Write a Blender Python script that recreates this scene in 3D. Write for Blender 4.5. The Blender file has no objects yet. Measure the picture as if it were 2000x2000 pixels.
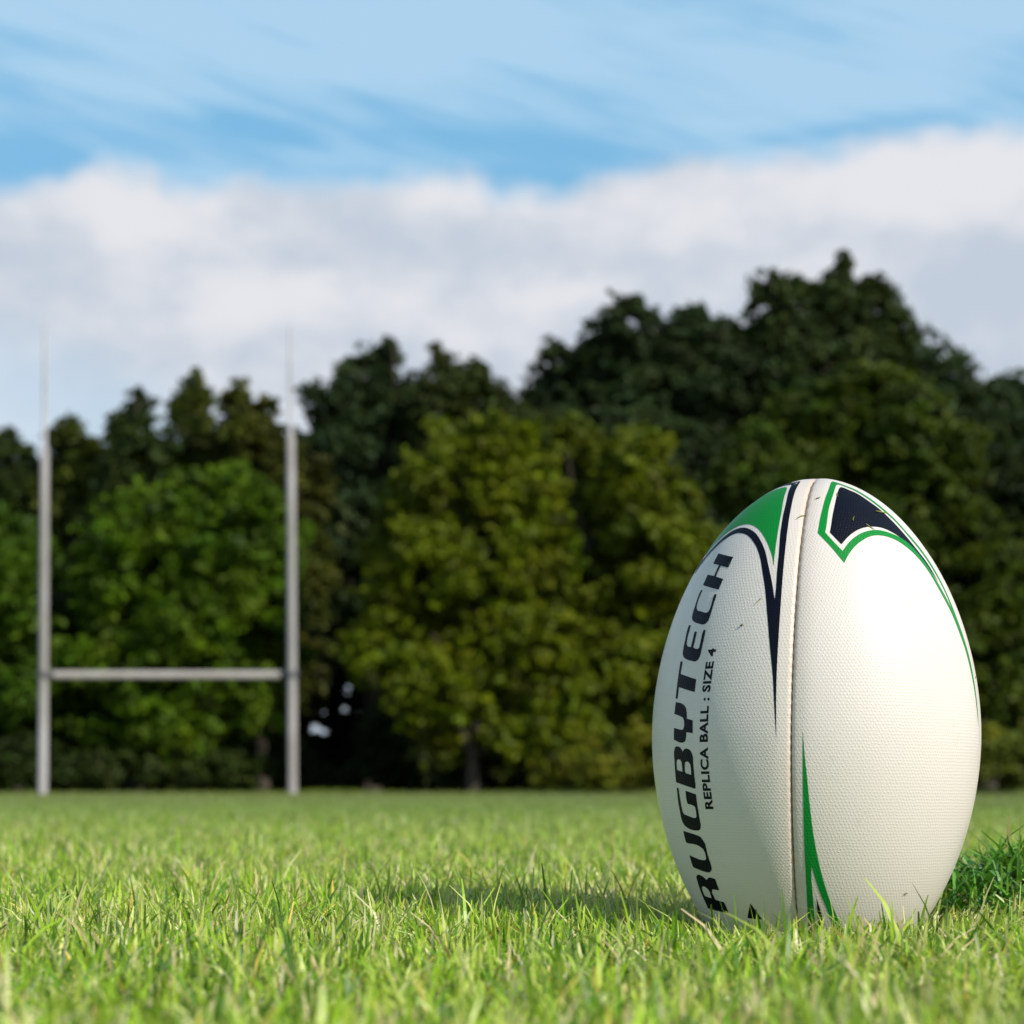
import bpy, math, random
import numpy as np
from mathutils import Vector, Matrix
from mathutils.geometry import delaunay_2d_cdt

R = math.radians
rng = np.random.default_rng(7)
random.seed(7)
scene = bpy.context.scene
col = scene.collection

# ---------------------------------------------------------------- camera
FOC = 4000.0                      # focal length in pixels of a 2000 px wide picture
CAMZ = 0.09
HOR = 1551.0
cam_d = bpy.data.cameras.new('camera')
cam = bpy.data.objects.new('camera', cam_d)
col.objects.link(cam)
cam.location = (0, 0, CAMZ)
cam.rotation_euler = (R(90), 0, 0)
cam_d.sensor_width = 36
cam_d.lens = 36 * FOC / 2000
cam_d.shift_y = (HOR - 1000) / 2000
cam_d.clip_start = 0.01
cam_d.clip_end = 5000
cam_d.dof.use_dof = True
cam_d.dof.focus_distance = 1.065
cam_d.dof.aperture_fstop = 72 / 6.0
cam_d.dof.aperture_blades = 7
scene.camera = cam

# ---------------------------------------------------------------- light
SUN_EL, SUN_AZ = 36.0, 49.0       # azimuth: degrees to the right of straight-behind-the-camera
sv = Vector((math.sin(R(SUN_AZ)) * math.cos(R(SUN_EL)), -math.cos(R(SUN_AZ)) * math.cos(R(SUN_EL)), math.sin(R(SUN_EL))))
sun_d = bpy.data.lights.new('sun', 'SUN')
sun = bpy.data.objects.new('sun', sun_d)
col.objects.link(sun)
sun.rotation_euler = sv.to_track_quat('Z', 'Y').to_euler()
sun.location = sv * 50
sun_d.energy = 4.5
sun_d.angle = R(0.53)
sun_d.color = (1.0, 0.925, 0.83)

world = bpy.data.worlds.new("World")
scene.world = world
world.use_nodes = True


class NT:
    """small helper to write node trees"""
    def __init__(s, tree):
        s.t = tree
        s.n = tree.nodes
        s.l = tree.links

    def node(s, typ, **kw):
        n = s.n.new(typ)
        for k, v in kw.items():
            setattr(n, k, v)
        return n

    def put(s, sock, v):
        if hasattr(v, 'is_output') or isinstance(v, bpy.types.NodeSocket):
            s.l.new(v, sock)
        else:
            sock.default_value = v

    def math(s, op, a, b=None, c=None, clamp=False):
        n = s.n.new('ShaderNodeMath')
        n.operation = op
        n.use_clamp = clamp
        for i, v in enumerate((a, b, c)):
            if v is not None:
                s.put(n.inputs[i], v)
        return n.outputs[0]

    def mix(s, f, a, b):
        n = s.n.new('ShaderNodeMix')
        n.data_type = 'RGBA'
        s.put(n.inputs['Factor'], f)
        for k, v in (('A', a), ('B', b)):
            sk = [i for i in n.inputs if i.name == k and i.type == 'RGBA'][0]
            s.put(sk, v if not isinstance(v, tuple) else (*v, 1.0)[:4])
        return [o for o in n.outputs if o.type == 'RGBA'][0]

    def comb(s, x, y, z):
        n = s.n.new('ShaderNodeCombineXYZ')
        for i, v in enumerate((x, y, z)):
            s.put(n.inputs[i], v)
        return n.outputs[0]

    def noise(s, vec, scale, detail=3, rough=.5, dist=0.0):
        n = s.n.new('ShaderNodeTexNoise')
        s.l.new(vec, n.inputs['Vector'])
        n.inputs['Scale'].default_value = scale
        n.inputs['Detail'].default_value = detail
        n.inputs['Roughness'].default_value = rough
        n.inputs['Distortion'].default_value = dist
        return n.outputs['Fac']

    def smooth(s, v, a, b, lo=0.0, hi=1.0):
        n = s.n.new('ShaderNodeMapRange')
        n.interpolation_type = 'SMOOTHSTEP'
        s.put(n.inputs[0], v)
        n.inputs[1].default_value = a
        n.inputs[2].default_value = b
        n.inputs[3].default_value = lo
        n.inputs[4].default_value = hi
        return n.outputs[0]


def build_world():
    w = NT(world.node_tree)
    w.n.clear()
    K = 0.1                                        # background strength
    out = w.node('ShaderNodeOutputWorld')
    bg = w.node('ShaderNodeBackground')
    bg.inputs['Strength'].default_value = K
    w.l.new(bg.outputs[0], out.inputs[0])
    sky = w.node('ShaderNodeTexSky')
    sky.sky_type = 'NISHITA'
    sky.sun_disc = False
    sky.sun_elevation = R(SUN_EL)
    sky.sun_rotation = R(180 - SUN_AZ)
    sky.air_density = 1.0
    sky.dust_density = 0.6
    sky.ozone_density = 1.6
    tc = w.node('ShaderNodeTexCoord')
    sep = w.node('ShaderNodeSeparateXYZ')
    w.l.new(tc.outputs['Generated'], sep.inputs[0])
    x, y, z = sep.outputs
    az = w.math('MULTIPLY', w.math('ARCTAN2', x, y), 57.29578)      # degrees, right positive
    el = w.math('MULTIPLY', w.math('ARCSINE', z), 57.29578)
    # --- low cumulus bank: the height of its top edge as a function of the compass direction
    nx = w.math('MULTIPLY_ADD', az, 1 / 32.0, 0.5, clamp=True)
    fc = w.node('ShaderNodeFloatCurve')
    w.l.new(nx, fc.inputs['Value'])
    c = fc.mapping.curves[0]
    tops = [(0, 352), (100, 338), (190, 316), (290, 322), (340, 352), (420, 350), (520, 330), (620, 348), (730, 345), (830, 325), (920, 340),
            (1000, 362), (1090, 362), (1200, 325), (1330, 300), (1480, 300), (1600, 288), (1760, 255), (2000, 250)]
    pts = [(0.0, 17.5 / 30)]
    for px, py in tops:
        t = (px - 1000) / FOC
        a = math.degrees(math.atan(t))
        e = math.degrees(math.atan((HOR - py) / FOC / math.hypot(1, t)))
        pts.append((a / 32 + .5, e / 30))
    pts.append((1.0, 18.5 / 30))
    while len(c.points) < len(pts):
        c.points.new(.5, .5)
    for p, q in zip(c.points, pts):
        p.location = q
        p.handle_type = 'AUTO_CLAMPED'
    fc.mapping.update()
    top = w.math('MULTIPLY', fc.outputs[0], 30.0)
    v2 = w.comb(az, el, 0.0)
    vst = w.comb(az, w.math('MULTIPLY', el, 1.5), 0.0)
    n1 = w.noise(v2, .55, 4, .5, 0.0)
    edge = w.math('ADD', w.math('SUBTRACT', top, el), w.math('MULTIPLY_ADD', n1, 1.3, -0.65))
    bank = w.smooth(edge, -0.25, 0.70)
    # --- cirrus streaks falling to the right
    ang = R(13)
    u = w.math('ADD', w.math('MULTIPLY', az, math.cos(ang)), w.math('MULTIPLY', el, -math.sin(ang)))
    v = w.math('ADD', w.math('MULTIPLY', az, math.sin(ang)), w.math('MULTIPLY', el, math.cos(ang)))
    # soft patches: centre and half axes in degrees of the sky, tilt, strength
    def patches(total, items):
        for px, py, sx, sy, rot, amp in items:
            t = (px - 1000) / FOC
            a0 = math.degrees(math.atan(t))
            e0 = math.degrees(math.atan((HOR - py) / FOC / math.hypot(1, t)))
            ca, sa = math.cos(R(rot)), math.sin(R(rot))
            dx = w.math('SUBTRACT', az, a0)
            dy = w.math('SUBTRACT', el, e0)
            p = w.math('DIVIDE', w.math('ADD', w.math('MULTIPLY', dx, ca), w.math('MULTIPLY', dy, -sa)), sx / 68.0)
            q = w.math('DIVIDE', w.math('ADD', w.math('MULTIPLY', dx, sa), w.math('MULTIPLY', dy, ca)), sy / 68.0)
            g = w.math('EXPONENT', w.math('MULTIPLY', w.math('ADD', w.math('MULTIPLY', p, p), w.math('MULTIPLY', q, q)), -1.0))
            total = w.math('MULTIPLY_ADD', g, amp, total)
        return total
    st = w.noise(w.comb(w.math('MULTIPLY', u, .085), v, 3.3), .50, 2, .45, 0.0)
    st2 = w.noise(w.comb(w.math('MULTIPLY', u, .13), w.math('ADD', v, w.math('MULTIPLY', az, .04)), 9.1), 1.7, 4, .5, 0.0)
    st3 = w.noise(w.comb(w.math('MULTIPLY', az, .35), el, 5.0), .35, 3, .5, 0.0)
    s = w.math('ADD', w.math('ADD', w.math('MULTIPLY', st, .42), w.math('MULTIPLY', st2, .26)), w.math('MULTIPLY', st3, .32))
    hi = w.smooth(el, 17.0, 21.0, -.035, .09)
    s = w.math('ADD', s, hi)
    s = patches(s, [(60, 285, 150, 30, 14, -.10), (500, 250, 130, 20, 14, -.11), (740, 190, 140, 22, 14, -.10), (1000, 345, 100, 18, 4, -.12), (1600, 262, 170, 20, -4, -.10),
                    (560, 75, 130, 26, 16, -.06), (930, 270, 140, 18, 8, -.08), (520, 120, 330, 26, 15, .07), (250, 180, 260, 24, 9, .06), (1000, 80, 330, 24, 10, .06), (1750, 160, 300, 26, 3, .05), (640, 300, 190, 20, 4, .06)])
    cir = w.smooth(s, .375, .60, 0.0, 1.0)
    high = w.smooth(el, 23.0, 40.0)                # overhead: clear, deeper sky
    cir = w.math('MULTIPLY', cir, w.math('SUBTRACT', 1.0, w.math('MULTIPLY', high, .75)))
    # --- colours
    G = 1.0
    blue = w.mix(w.math('MULTIPLY', w.math('SUBTRACT', 1.0, high), .75), sky.outputs[0], (.22 * G / K, .56 * G / K, .87 * G / K))
    base = w.mix(w.math('MULTIPLY', cir, .76), blue, (.48 * G / K, .70 * G / K, .89 * G / K))
    n2 = w.noise(vst, .19, 2, .45, 0.0)
    n3 = w.noise(vst, .50, 3, .5, 0.0)
    n4 = w.noise(vst, 1.3, 3, .5, 0.0)
    shade = w.math('ADD', w.math('ADD', w.math('MULTIPLY', n2, .55), w.math('MULTIPLY', n3, .33)), w.math('MULTIPLY', n4, .06))
    shade = w.math('ADD', shade, w.smooth(edge, .6, 3.2, .045, -.02))
    shade = patches(w.math('MULTIPLY_ADD', shade, .75, .115), [(250, 420, 150, 60, -8, .10), (540, 570, 140, 60, -10, .11), (1750, 360, 150, 60, 12, .13), (1150, 570, 130, 34, -6, .10), (1380, 420, 160, 50, 0, .04),
                    (60, 490, 150, 60, 0, -.08), (720, 480, 200, 50, 0, -.08), (1420, 490, 230, 40, 0, -.05), (1930, 560, 160, 80, 0, -.05), (330, 700, 200, 60, 0, -.06), (1900, 660, 100, 40, 0, .06)])
    shade = w.smooth(shade, .36, .58)
    cl = w.mix(shade, (.545 * G / K, .615 * G / K, .715 * G / K), (.79 * G / K, .795 * G / K, .835 * G / K))
    # thinner, bluer air showing between cloud and trees low on the left
    low = w.math('MULTIPLY', w.smooth(w.math('ADD', el, w.math('MULTIPLY', az, .30)), 6.5, 9.5, 1.0, 0.0), .5)
    cl = w.mix(low, cl, (.52 * G / K, .72 * G / K, .89 * G / K))
    colr = w.mix(bank, base, cl)
    w.l.new(colr, bg.inputs['Color'])


build_world()
scene.view_settings.view_transform = 'Standard'
scene.view_settings.look = 'None'
scene.view_settings.exposure = 0.0
scene.view_settings.gamma = 1.0
scene.render.engine = 'CYCLES'
scene.cycles.use_denoising = True
scene.cycles.max_bounces = 8
scene.cycles.diffuse_bounces = 4
scene.cycles.transmission_bounces = 4
scene.cycles.caustics_reflective = False
scene.cycles.caustics_refractive = False


# ---------------------------------------------------------------- helpers
def at(px, py, Y):
    """the point at distance Y that the photograph shows at (px, py)"""
    return ((px - 1000) / FOC * Y, Y, CAMZ + (HOR - py) / FOC * Y)


def tag(o, label=None, cat=None, group=None, kind=None):
    for k, v in (('label', label), ('category', cat), ('group', group), ('kind', kind)):
        if v:
            o[k] = v
    return o


def empty(name, loc, **kw):
    o = bpy.data.objects.new(name, None)
    o.empty_display_size = .05
    o.location = loc
    col.objects.link(o)
    return tag(o, **kw)


def mesh_obj(name, V, faces, mat, parent=None, smooth=True, tint=None, uv=None, extra=None):
    """faces: list of int arrays (n, k), k corners each"""
    V = np.asarray(V, dtype=np.float32)
    me = bpy.data.meshes.new(name)
    me.vertices.add(len(V))
    me.vertices.foreach_set('co', V.ravel())
    idx = np.concatenate([f.ravel() for f in faces]).astype(np.int32)
    cnt = np.concatenate([np.full(len(f), f.shape[1], np.int32) for f in faces])
    me.loops.add(len(idx))
    me.loops.foreach_set('vertex_index', idx)
    me.polygons.add(len(cnt))
    st = np.zeros(len(cnt), np.int32)
    st[1:] = np.cumsum(cnt)[:-1]
    me.polygons.foreach_set('loop_start', st)
    me.polygons.foreach_set('loop_total', cnt)
    me.polygons.foreach_set('use_smooth', np.full(len(cnt), smooth))
    if tint is not None:
        a = me.attributes.new('tint', 'FLOAT_COLOR', 'POINT')
        t4 = np.ones((len(V), 4), np.float32)
        t4[:, :3] = tint
        a.data.foreach_set('color', t4.ravel())
    for k, v in (extra or {}).items():
        a = me.attributes.new(k, 'FLOAT', 'POINT')
        a.data.foreach_set('value', np.asarray(v, np.float32))
    if uv is not None:
        l = me.uv_layers.new(name='UVMap')
        l.data.foreach_set('uv', np.asarray(uv, np.float32)[idx].ravel())
    me.update()
    me.validate()
    me.materials.append(mat)
    o = bpy.data.objects.new(name, me)
    col.objects.link(o)
    if parent:
        o.parent = parent
    return o


def tube(pts, radii, n=14, cap=True):
    """tapered tube along a polyline: vertices, quad faces, triangle faces"""
    pts = np.asarray(pts, float)
    V, Q, T = [], [], []
    for i, p in enumerate(pts):
        d = pts[min(i + 1, len(pts) - 1)] - pts[max(i - 1, 0)]
        d /= np.linalg.norm(d)
        a = np.cross(d, [0, 1, 0] if abs(d[1]) < .9 else [1, 0, 0])
        a /= np.linalg.norm(a)
        b = np.cross(d, a)
        for k in range(n):
            t = 2 * math.pi * k / n
            V.append(p + radii[i] * (a * math.cos(t) + b * math.sin(t)))
    for i in range(len(pts) - 1):
        for k in range(n):
            Q.append((i * n + k, i * n + (k + 1) % n, (i + 1) * n + (k + 1) % n, (i + 1) * n + k))
    if cap:
        for base, c in ((0, pts[0]), ((len(pts) - 1) * n, pts[-1])):
            V.append(c)
            for k in range(n):
                T.append((base + k, base + (k + 1) % n, len(V) - 1))
    return np.array(V), np.array(Q), (np.array(T) if T else np.zeros((0, 3), int))


class MB:
    """collects tubes / quads into one mesh"""
    def __init__(s):
        s.V, s.Q, s.T, s.n = [], [], [], 0

    def add(s, V, Q=None, T=None):
        s.V.append(np.asarray(V, float))
        if Q is not None and len(Q):
            s.Q.append(np.asarray(Q) + s.n)
        if T is not None and len(T):
            s.T.append(np.asarray(T) + s.n)
        s.n += len(V)

    def build(s, name, mat, parent=None, smooth=True):
        f = []
        if s.Q:
            f.append(np.concatenate(s.Q))
        if s.T:
            f.append(np.concatenate(s.T))
        return mesh_obj(name, np.concatenate(s.V), f, mat, parent, smooth)


def new_mat(name):
    m = bpy.data.materials.new(name)
    m.use_nodes = True
    m.node_tree.nodes.clear()
    return m, NT(m.node_tree)


def attr_color(w, name='tint'):
    a = w.node('ShaderNodeAttribute')
    a.attribute_name = name
    return a


def leafy(name, trans=.35, rough=.5, spec=.3, tscale=(1.1, 1.15, .5)):
    """diffuse + translucent + a little gloss, coloured by the tint attribute"""
    m, w = new_mat(name)
    out = w.node('ShaderNodeOutputMaterial')
    c = attr_color(w).outputs['Color']
    p = w.node('ShaderNodeBsdfPrincipled')
    w.l.new(c, p.inputs['Base Color'])
    p.inputs['Roughness'].default_value = rough
    p.inputs['Specular IOR Level'].default_value = spec
    tr = w.node('ShaderNodeBsdfTranslucent')
    mu = w.node('ShaderNodeMix')
    mu.data_type = 'RGBA'
    mu.blend_type = 'MULTIPLY'
    mu.inputs['Factor'].default_value = 1
    a, b = [i for i in mu.inputs if i.type == 'RGBA']
    w.l.new(c, a)
    b.default_value = (*tscale, 1)
    w.l.new([o for o in mu.outputs if o.type == 'RGBA'][0], tr.inputs['Color'])
    mx = w.node('ShaderNodeMixShader')
    mx.inputs[0].default_value = trans
    w.l.new(p.outputs[0], mx.inputs[1])
    w.l.new(tr.outputs[0], mx.inputs[2])
    w.l.new(mx.outputs[0], out.inputs[0])
    return m


def noise_mat(name, c1, c2, scale, rough=.8, bump=.3, detail=5, spec=.3, c3=None, stretch=(1, 1, 1)):
    m, w = new_mat(name)
    out = w.node('ShaderNodeOutputMaterial')
    p = w.node('ShaderNodeBsdfPrincipled')
    tc = w.node('ShaderNodeTexCoord')
    mp = w.node('ShaderNodeMapping')
    mp.inputs['Scale'].default_value = stretch
    w.l.new(tc.outputs['Object'], mp.inputs[0])
    f = w.noise(mp.outputs[0], scale, detail, .6)
    cc = w.mix(w.smooth(f, .35, .65), c1, c2)
    if c3:
        g = w.noise(mp.outputs[0], scale * .27, 4, .6)
        cc = w.mix(w.smooth(g, .52, .68), cc, c3)
    w.l.new(cc, p.inputs['Base Color'])
    p.inputs['Roughness'].default_value = rough
    p.inputs['Specular IOR Level'].default_value = spec
    if bump:
        b = w.node('ShaderNodeBump')
        b.inputs['Strength'].default_value = bump
        b.inputs['Distance'].default_value = .02
        w.l.new(f, b.inputs['Height'])
        w.l.new(b.outputs[0], p.inputs['Normal'])
    w.l.new(p.outputs[0], out.inputs[0])
    return m


M_GRASS = leafy('grass_blade', .26, .40, .5, (1.1, 1.1, .45))
M_LEAF = leafy('tree_leaf', .28, .55, .22, (1.1, 1.1, .4))
M_BARK = noise_mat('bark', (.030, .024, .018), (.07, .058, .045), 3.0, .9, .5, stretch=(2, 2, .5))
M_SOIL = noise_mat('soil_and_thatch', (.035, .045, .014), (.10, .11, .035), 60, .95, .4)
M_POST = noise_mat('weathered_paint', (.315, .30, .285), (.37, .36, .35), 2.2, .6, .1, c3=(.26, .245, .225), stretch=(1, 1, .6))
M_POLE = noise_mat('pale_pole', (.41, .41, .425), (.45, .45, .46), 2.0, .6, .05)  # top poles coloured paler than the lower posts, close to the sky's tone
M_CLAMP = noise_mat('dark_galvanised_steel', (.07, .07, .075), (.12, .12, .125), 9, .5, .1)

# ---------------------------------------------------------------- ball position (needed by the ground's dip)
BX, BY, BZ = 0.16490, 1.11502, 0.12122
BA, BB, BP, BQ = 0.0885, 0.14048, 1.907, 1.865


# ---------------------------------------------------------------- ground
def ground_z(x, y):
    x = np.asarray(x, float)
    y = np.asarray(y, float)
    t = np.clip((y - 6) / 50, 0, 1)
    z = .0135 + .0715 * t * t * (3 - 2 * t)
    z = z + .0035 * np.sin(x * 9 + 1.3) * np.sin(y * 5.1) * np.exp(-np.abs(y) / 6)
    z = z - .036 * np.exp(-(((x - BX) ** 2 + (y - BY) ** 2) / .055 ** 2))
    return z


def axis(vals):
    return np.unique(np.concatenate(vals))


gx = axis([np.linspace(-400, 400, 41), np.linspace(-30, 30, 41), np.linspace(-3, 3, 61), np.linspace(BX - .2, BX + .2, 41)])
gy = axis([np.linspace(-60, 900, 49), np.linspace(0, 64, 65), np.linspace(0, 4, 61), np.linspace(BY - .2, BY + .2, 41)])
GX, GY = np.meshgrid(gx, gy)
nx_, ny_ = len(gx), len(gy)
ii = (np.arange(ny_ - 1)[:, None] * nx_ + np.arange(nx_ - 1)[None]).ravel()
quads = np.stack([ii, ii + 1, ii + nx_ + 1, ii + nx_], 1)


def ground_material():
    m, w = new_mat('turf_ground')
    out = w.node('ShaderNodeOutputMaterial')
    p = w.node('ShaderNodeBsdfPrincipled')
    g = w.node('ShaderNodeNewGeometry')
    a = w.noise(g.outputs['Position'], .35, 5, .6)
    b = w.noise(g.outputs['Position'], 45.0, 4, .6)
    c1 = w.mix(w.smooth(a, .35, .65), (.055, .095, .020), (.085, .115, .028))
    c2 = w.mix(w.smooth(b, .35, .7), c1, (.14, .12, .05))
    w.l.new(c2, p.inputs['Base Color'])
    p.inputs['Roughness'].default_value = .95
    p.inputs['Specular IOR Level'].default_value = .1
    w.l.new(p.outputs[0], out.inputs[0])
    return m


tag(mesh_obj('ground', np.stack([GX, GY, ground_z(GX, GY)], 2).reshape(-1, 3), [quads], ground_material()), kind='structure')


# ---------------------------------------------------------------- grass
def blade_colors(n, far=False):
    """colour of each blade: fresh greens, yellow greens, pale and straw coloured ones"""
    fresh = np.array([[.28, .50, .018], [.34, .55, .028], [.41, .58, .05], [.12, .29, .014], [.07, .19, .014], [.48, .60, .10]])
    pale = np.array([[.64, .69, .24], [.70, .72, .36], [.56, .65, .15]])
    straw = np.array([[.72, .60, .34], [.76, .68, .44], [.66, .48, .28], [.72, .56, .12]])
    k = rng.random(n)
    c = fresh[rng.integers(0, len(fresh), n)]
    c = np.where((k > .72)[:, None], pale[rng.integers(0, len(pale), n)], c)
    c = np.where((k > .90)[:, None], straw[rng.integers(0, len(straw), n)], c)
    return c * rng.uniform(.75, 1.25, (n, 1))


def blades(root, h, wid, lean_dir, lean, color, seg=3, blunt=.35):
    """curved tapering blades; returns V, quads, tint"""
    n = len(root)
    face = rng.uniform(0, 2 * np.pi, n)
    side = np.stack([np.cos(face), np.sin(face), np.zeros(n)], 1)
    ld = np.stack([np.cos(lean_dir), np.sin(lean_dir), np.zeros(n)], 1)
    V = np.zeros((n, seg + 1, 2, 3))
    C = np.zeros((n, seg + 1, 2, 3))
    for i in range(seg + 1):
        t = i / seg
        ang = lean * (t ** .8)
        c = root + ld * (h * t * np.sin(ang))[:, None]
        c[:, 2] += h * t * np.cos(ang)
        ww = wid * (1 - (1 - blunt) * t ** 1.6) * (.75 if i == 0 else 1)
        if i == seg:
            ww = wid * blunt * rng.uniform(.25, 1.0, n)
        V[:, i, 0] = c - side * ww[:, None] / 2
        V[:, i, 1] = c + side * ww[:, None] / 2
        # leaf bases are paler and yellower, like the sheath of a real blade
        k = np.clip(1 - t * 2.2, 0, 1)
        cc = color * (1 - .45 * k) + np.array([.40, .38, .17]) * .45 * k
        C[:, i, :] = cc[:, None, :]
    base = np.arange(n)[:, None] * (2 * (seg + 1))
    Q = []
    for i in range(seg):
        b = base[:, 0] + 2 * i
        Q.append(np.stack([b, b + 1, b + 3, b + 2], 1))
    return V.reshape(-1, 3), np.concatenate(Q), C.reshape(-1, 3)


def scatter(y0, y1, k, m, dens):
    """points with |x| < k*y + m between y0 and y1, dens per square metre"""
    area = k * (y1 ** 2 - y0 ** 2) + 2 * m * (y1 - y0)
    n = int(area * dens)
    y = y0 + (y1 - y0) * rng.random(int(n * 2.2))
    keep = rng.random(len(y)) < (k * y + m) / (k * y1 + m)
    y = y[keep][:n]
    x = (rng.random(len(y)) * 2 - 1) * (k * y + m)
    return x, y


GV, GQ, GC, goff = [], [], [], 0


def push(V, Q, C):
    global goff
    GV.append(V)
    GQ.append(Q + goff)
    GC.append(C)
    goff += len(V)


def patch_noise(x, y, s):
    return (np.sin(x * s * 1.7 + y * s * .6 + 1) + np.sin(x * s * .7 - y * s * 1.9 + 2.2) + np.sin(x * s * 2.9 + y * s * 2.3 + .4)) / 3


def sow(x, y, h, wid, lean, seg, dull=1.0, cap=.06):
    d = np.hypot(x - BX, y - BY)
    keep = (d > .050) & ~((d < .062) & (rng.random(len(x)) < .5))
    x, y, h, wid, lean, d = x[keep], y[keep], h[keep], wid[keep], lean[keep], d[keep]
    n = len(x)
    ld = rng.uniform(0, 2 * np.pi, n)
    near = d < .12                                  # blades around the ball are pushed outwards by it
    ld = np.where(near, np.arctan2(y - BY, x - BX) + rng.normal(0, .7, n), ld)
    lean = np.where(d < .07, np.maximum(lean, .35), lean)
    h = np.where(d < .075, np.minimum(h, .034), np.minimum(h, cap))
    c = blade_colors(n)
    dry = np.clip(patch_noise(x + 3, y, 4.3) * .9, 0, 1)[:, None] * .4
    dull = (dull * np.interp(y, [1.5, 3, 6, 12, 30, 58], [1.0, .93, .78, .63, .51, .44]))[:, None]      # blade colour gets steadily darker with distance
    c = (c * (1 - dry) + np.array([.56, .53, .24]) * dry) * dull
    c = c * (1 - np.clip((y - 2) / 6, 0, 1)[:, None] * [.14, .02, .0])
    flat = (lean > .95) & (rng.random(n) < .45)
    c = np.where(flat[:, None], c * .5 + np.array([.62, .54, .30]) * .5 * dull, c)
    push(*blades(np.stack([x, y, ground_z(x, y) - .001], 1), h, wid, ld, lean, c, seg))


def tufts(x, y, k, r):
    """several blades from one spot"""
    m = rng.integers(2, k, len(x))
    i = np.repeat(np.arange(len(x)), m)
    return x[i] + rng.normal(0, r, len(i)), y[i] + rng.normal(0, r, len(i)), i


bands = [  # y0, y1, k, m, mat density, upright tufts per m2, scale, segments, dullness
    (.34, 1.75, .30, .14, 80000, 5200, 1.0, 3, 1.0),
    (1.75, 4.0, .30, .30, 30000, 2400, 1.1, 2, 1.0),
    (4.0, 12.0, .30, .50, 6500, 700, 1.5, 2, 1.0),
    (12.0, 30.0, .30, 1.0, 480, 45, 3.0, 1, 1.0),
    (30.0, 58.0, .30, 2.0, 70, 6, 8.0, 1, 1.0),
]
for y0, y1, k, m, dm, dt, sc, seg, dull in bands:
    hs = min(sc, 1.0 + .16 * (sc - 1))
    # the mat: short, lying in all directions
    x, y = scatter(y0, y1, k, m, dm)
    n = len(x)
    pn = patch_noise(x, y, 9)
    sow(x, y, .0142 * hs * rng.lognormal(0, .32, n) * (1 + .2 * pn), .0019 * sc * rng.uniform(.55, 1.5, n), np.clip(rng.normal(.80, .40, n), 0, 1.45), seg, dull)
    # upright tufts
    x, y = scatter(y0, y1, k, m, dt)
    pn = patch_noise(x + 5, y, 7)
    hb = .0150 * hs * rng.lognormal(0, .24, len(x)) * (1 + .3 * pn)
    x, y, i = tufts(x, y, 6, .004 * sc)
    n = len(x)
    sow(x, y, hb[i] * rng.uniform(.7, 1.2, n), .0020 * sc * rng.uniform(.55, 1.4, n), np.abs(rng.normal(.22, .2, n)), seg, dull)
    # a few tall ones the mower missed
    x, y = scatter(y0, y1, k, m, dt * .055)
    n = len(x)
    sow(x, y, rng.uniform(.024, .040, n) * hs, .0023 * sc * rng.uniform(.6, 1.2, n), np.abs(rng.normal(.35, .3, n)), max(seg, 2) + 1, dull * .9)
tag(mesh_obj('grass', np.concatenate(GV), [np.concatenate(GQ)], M_GRASS, tint=np.concatenate(GC), smooth=False), kind='stuff',
    label='short mown yellow-green lawn covering the pitch', cat='grass')


# ---------------------------------------------------------------- rugby ball
BUMP = 1.9                                        # spacing of the grip pimples in mm


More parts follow.
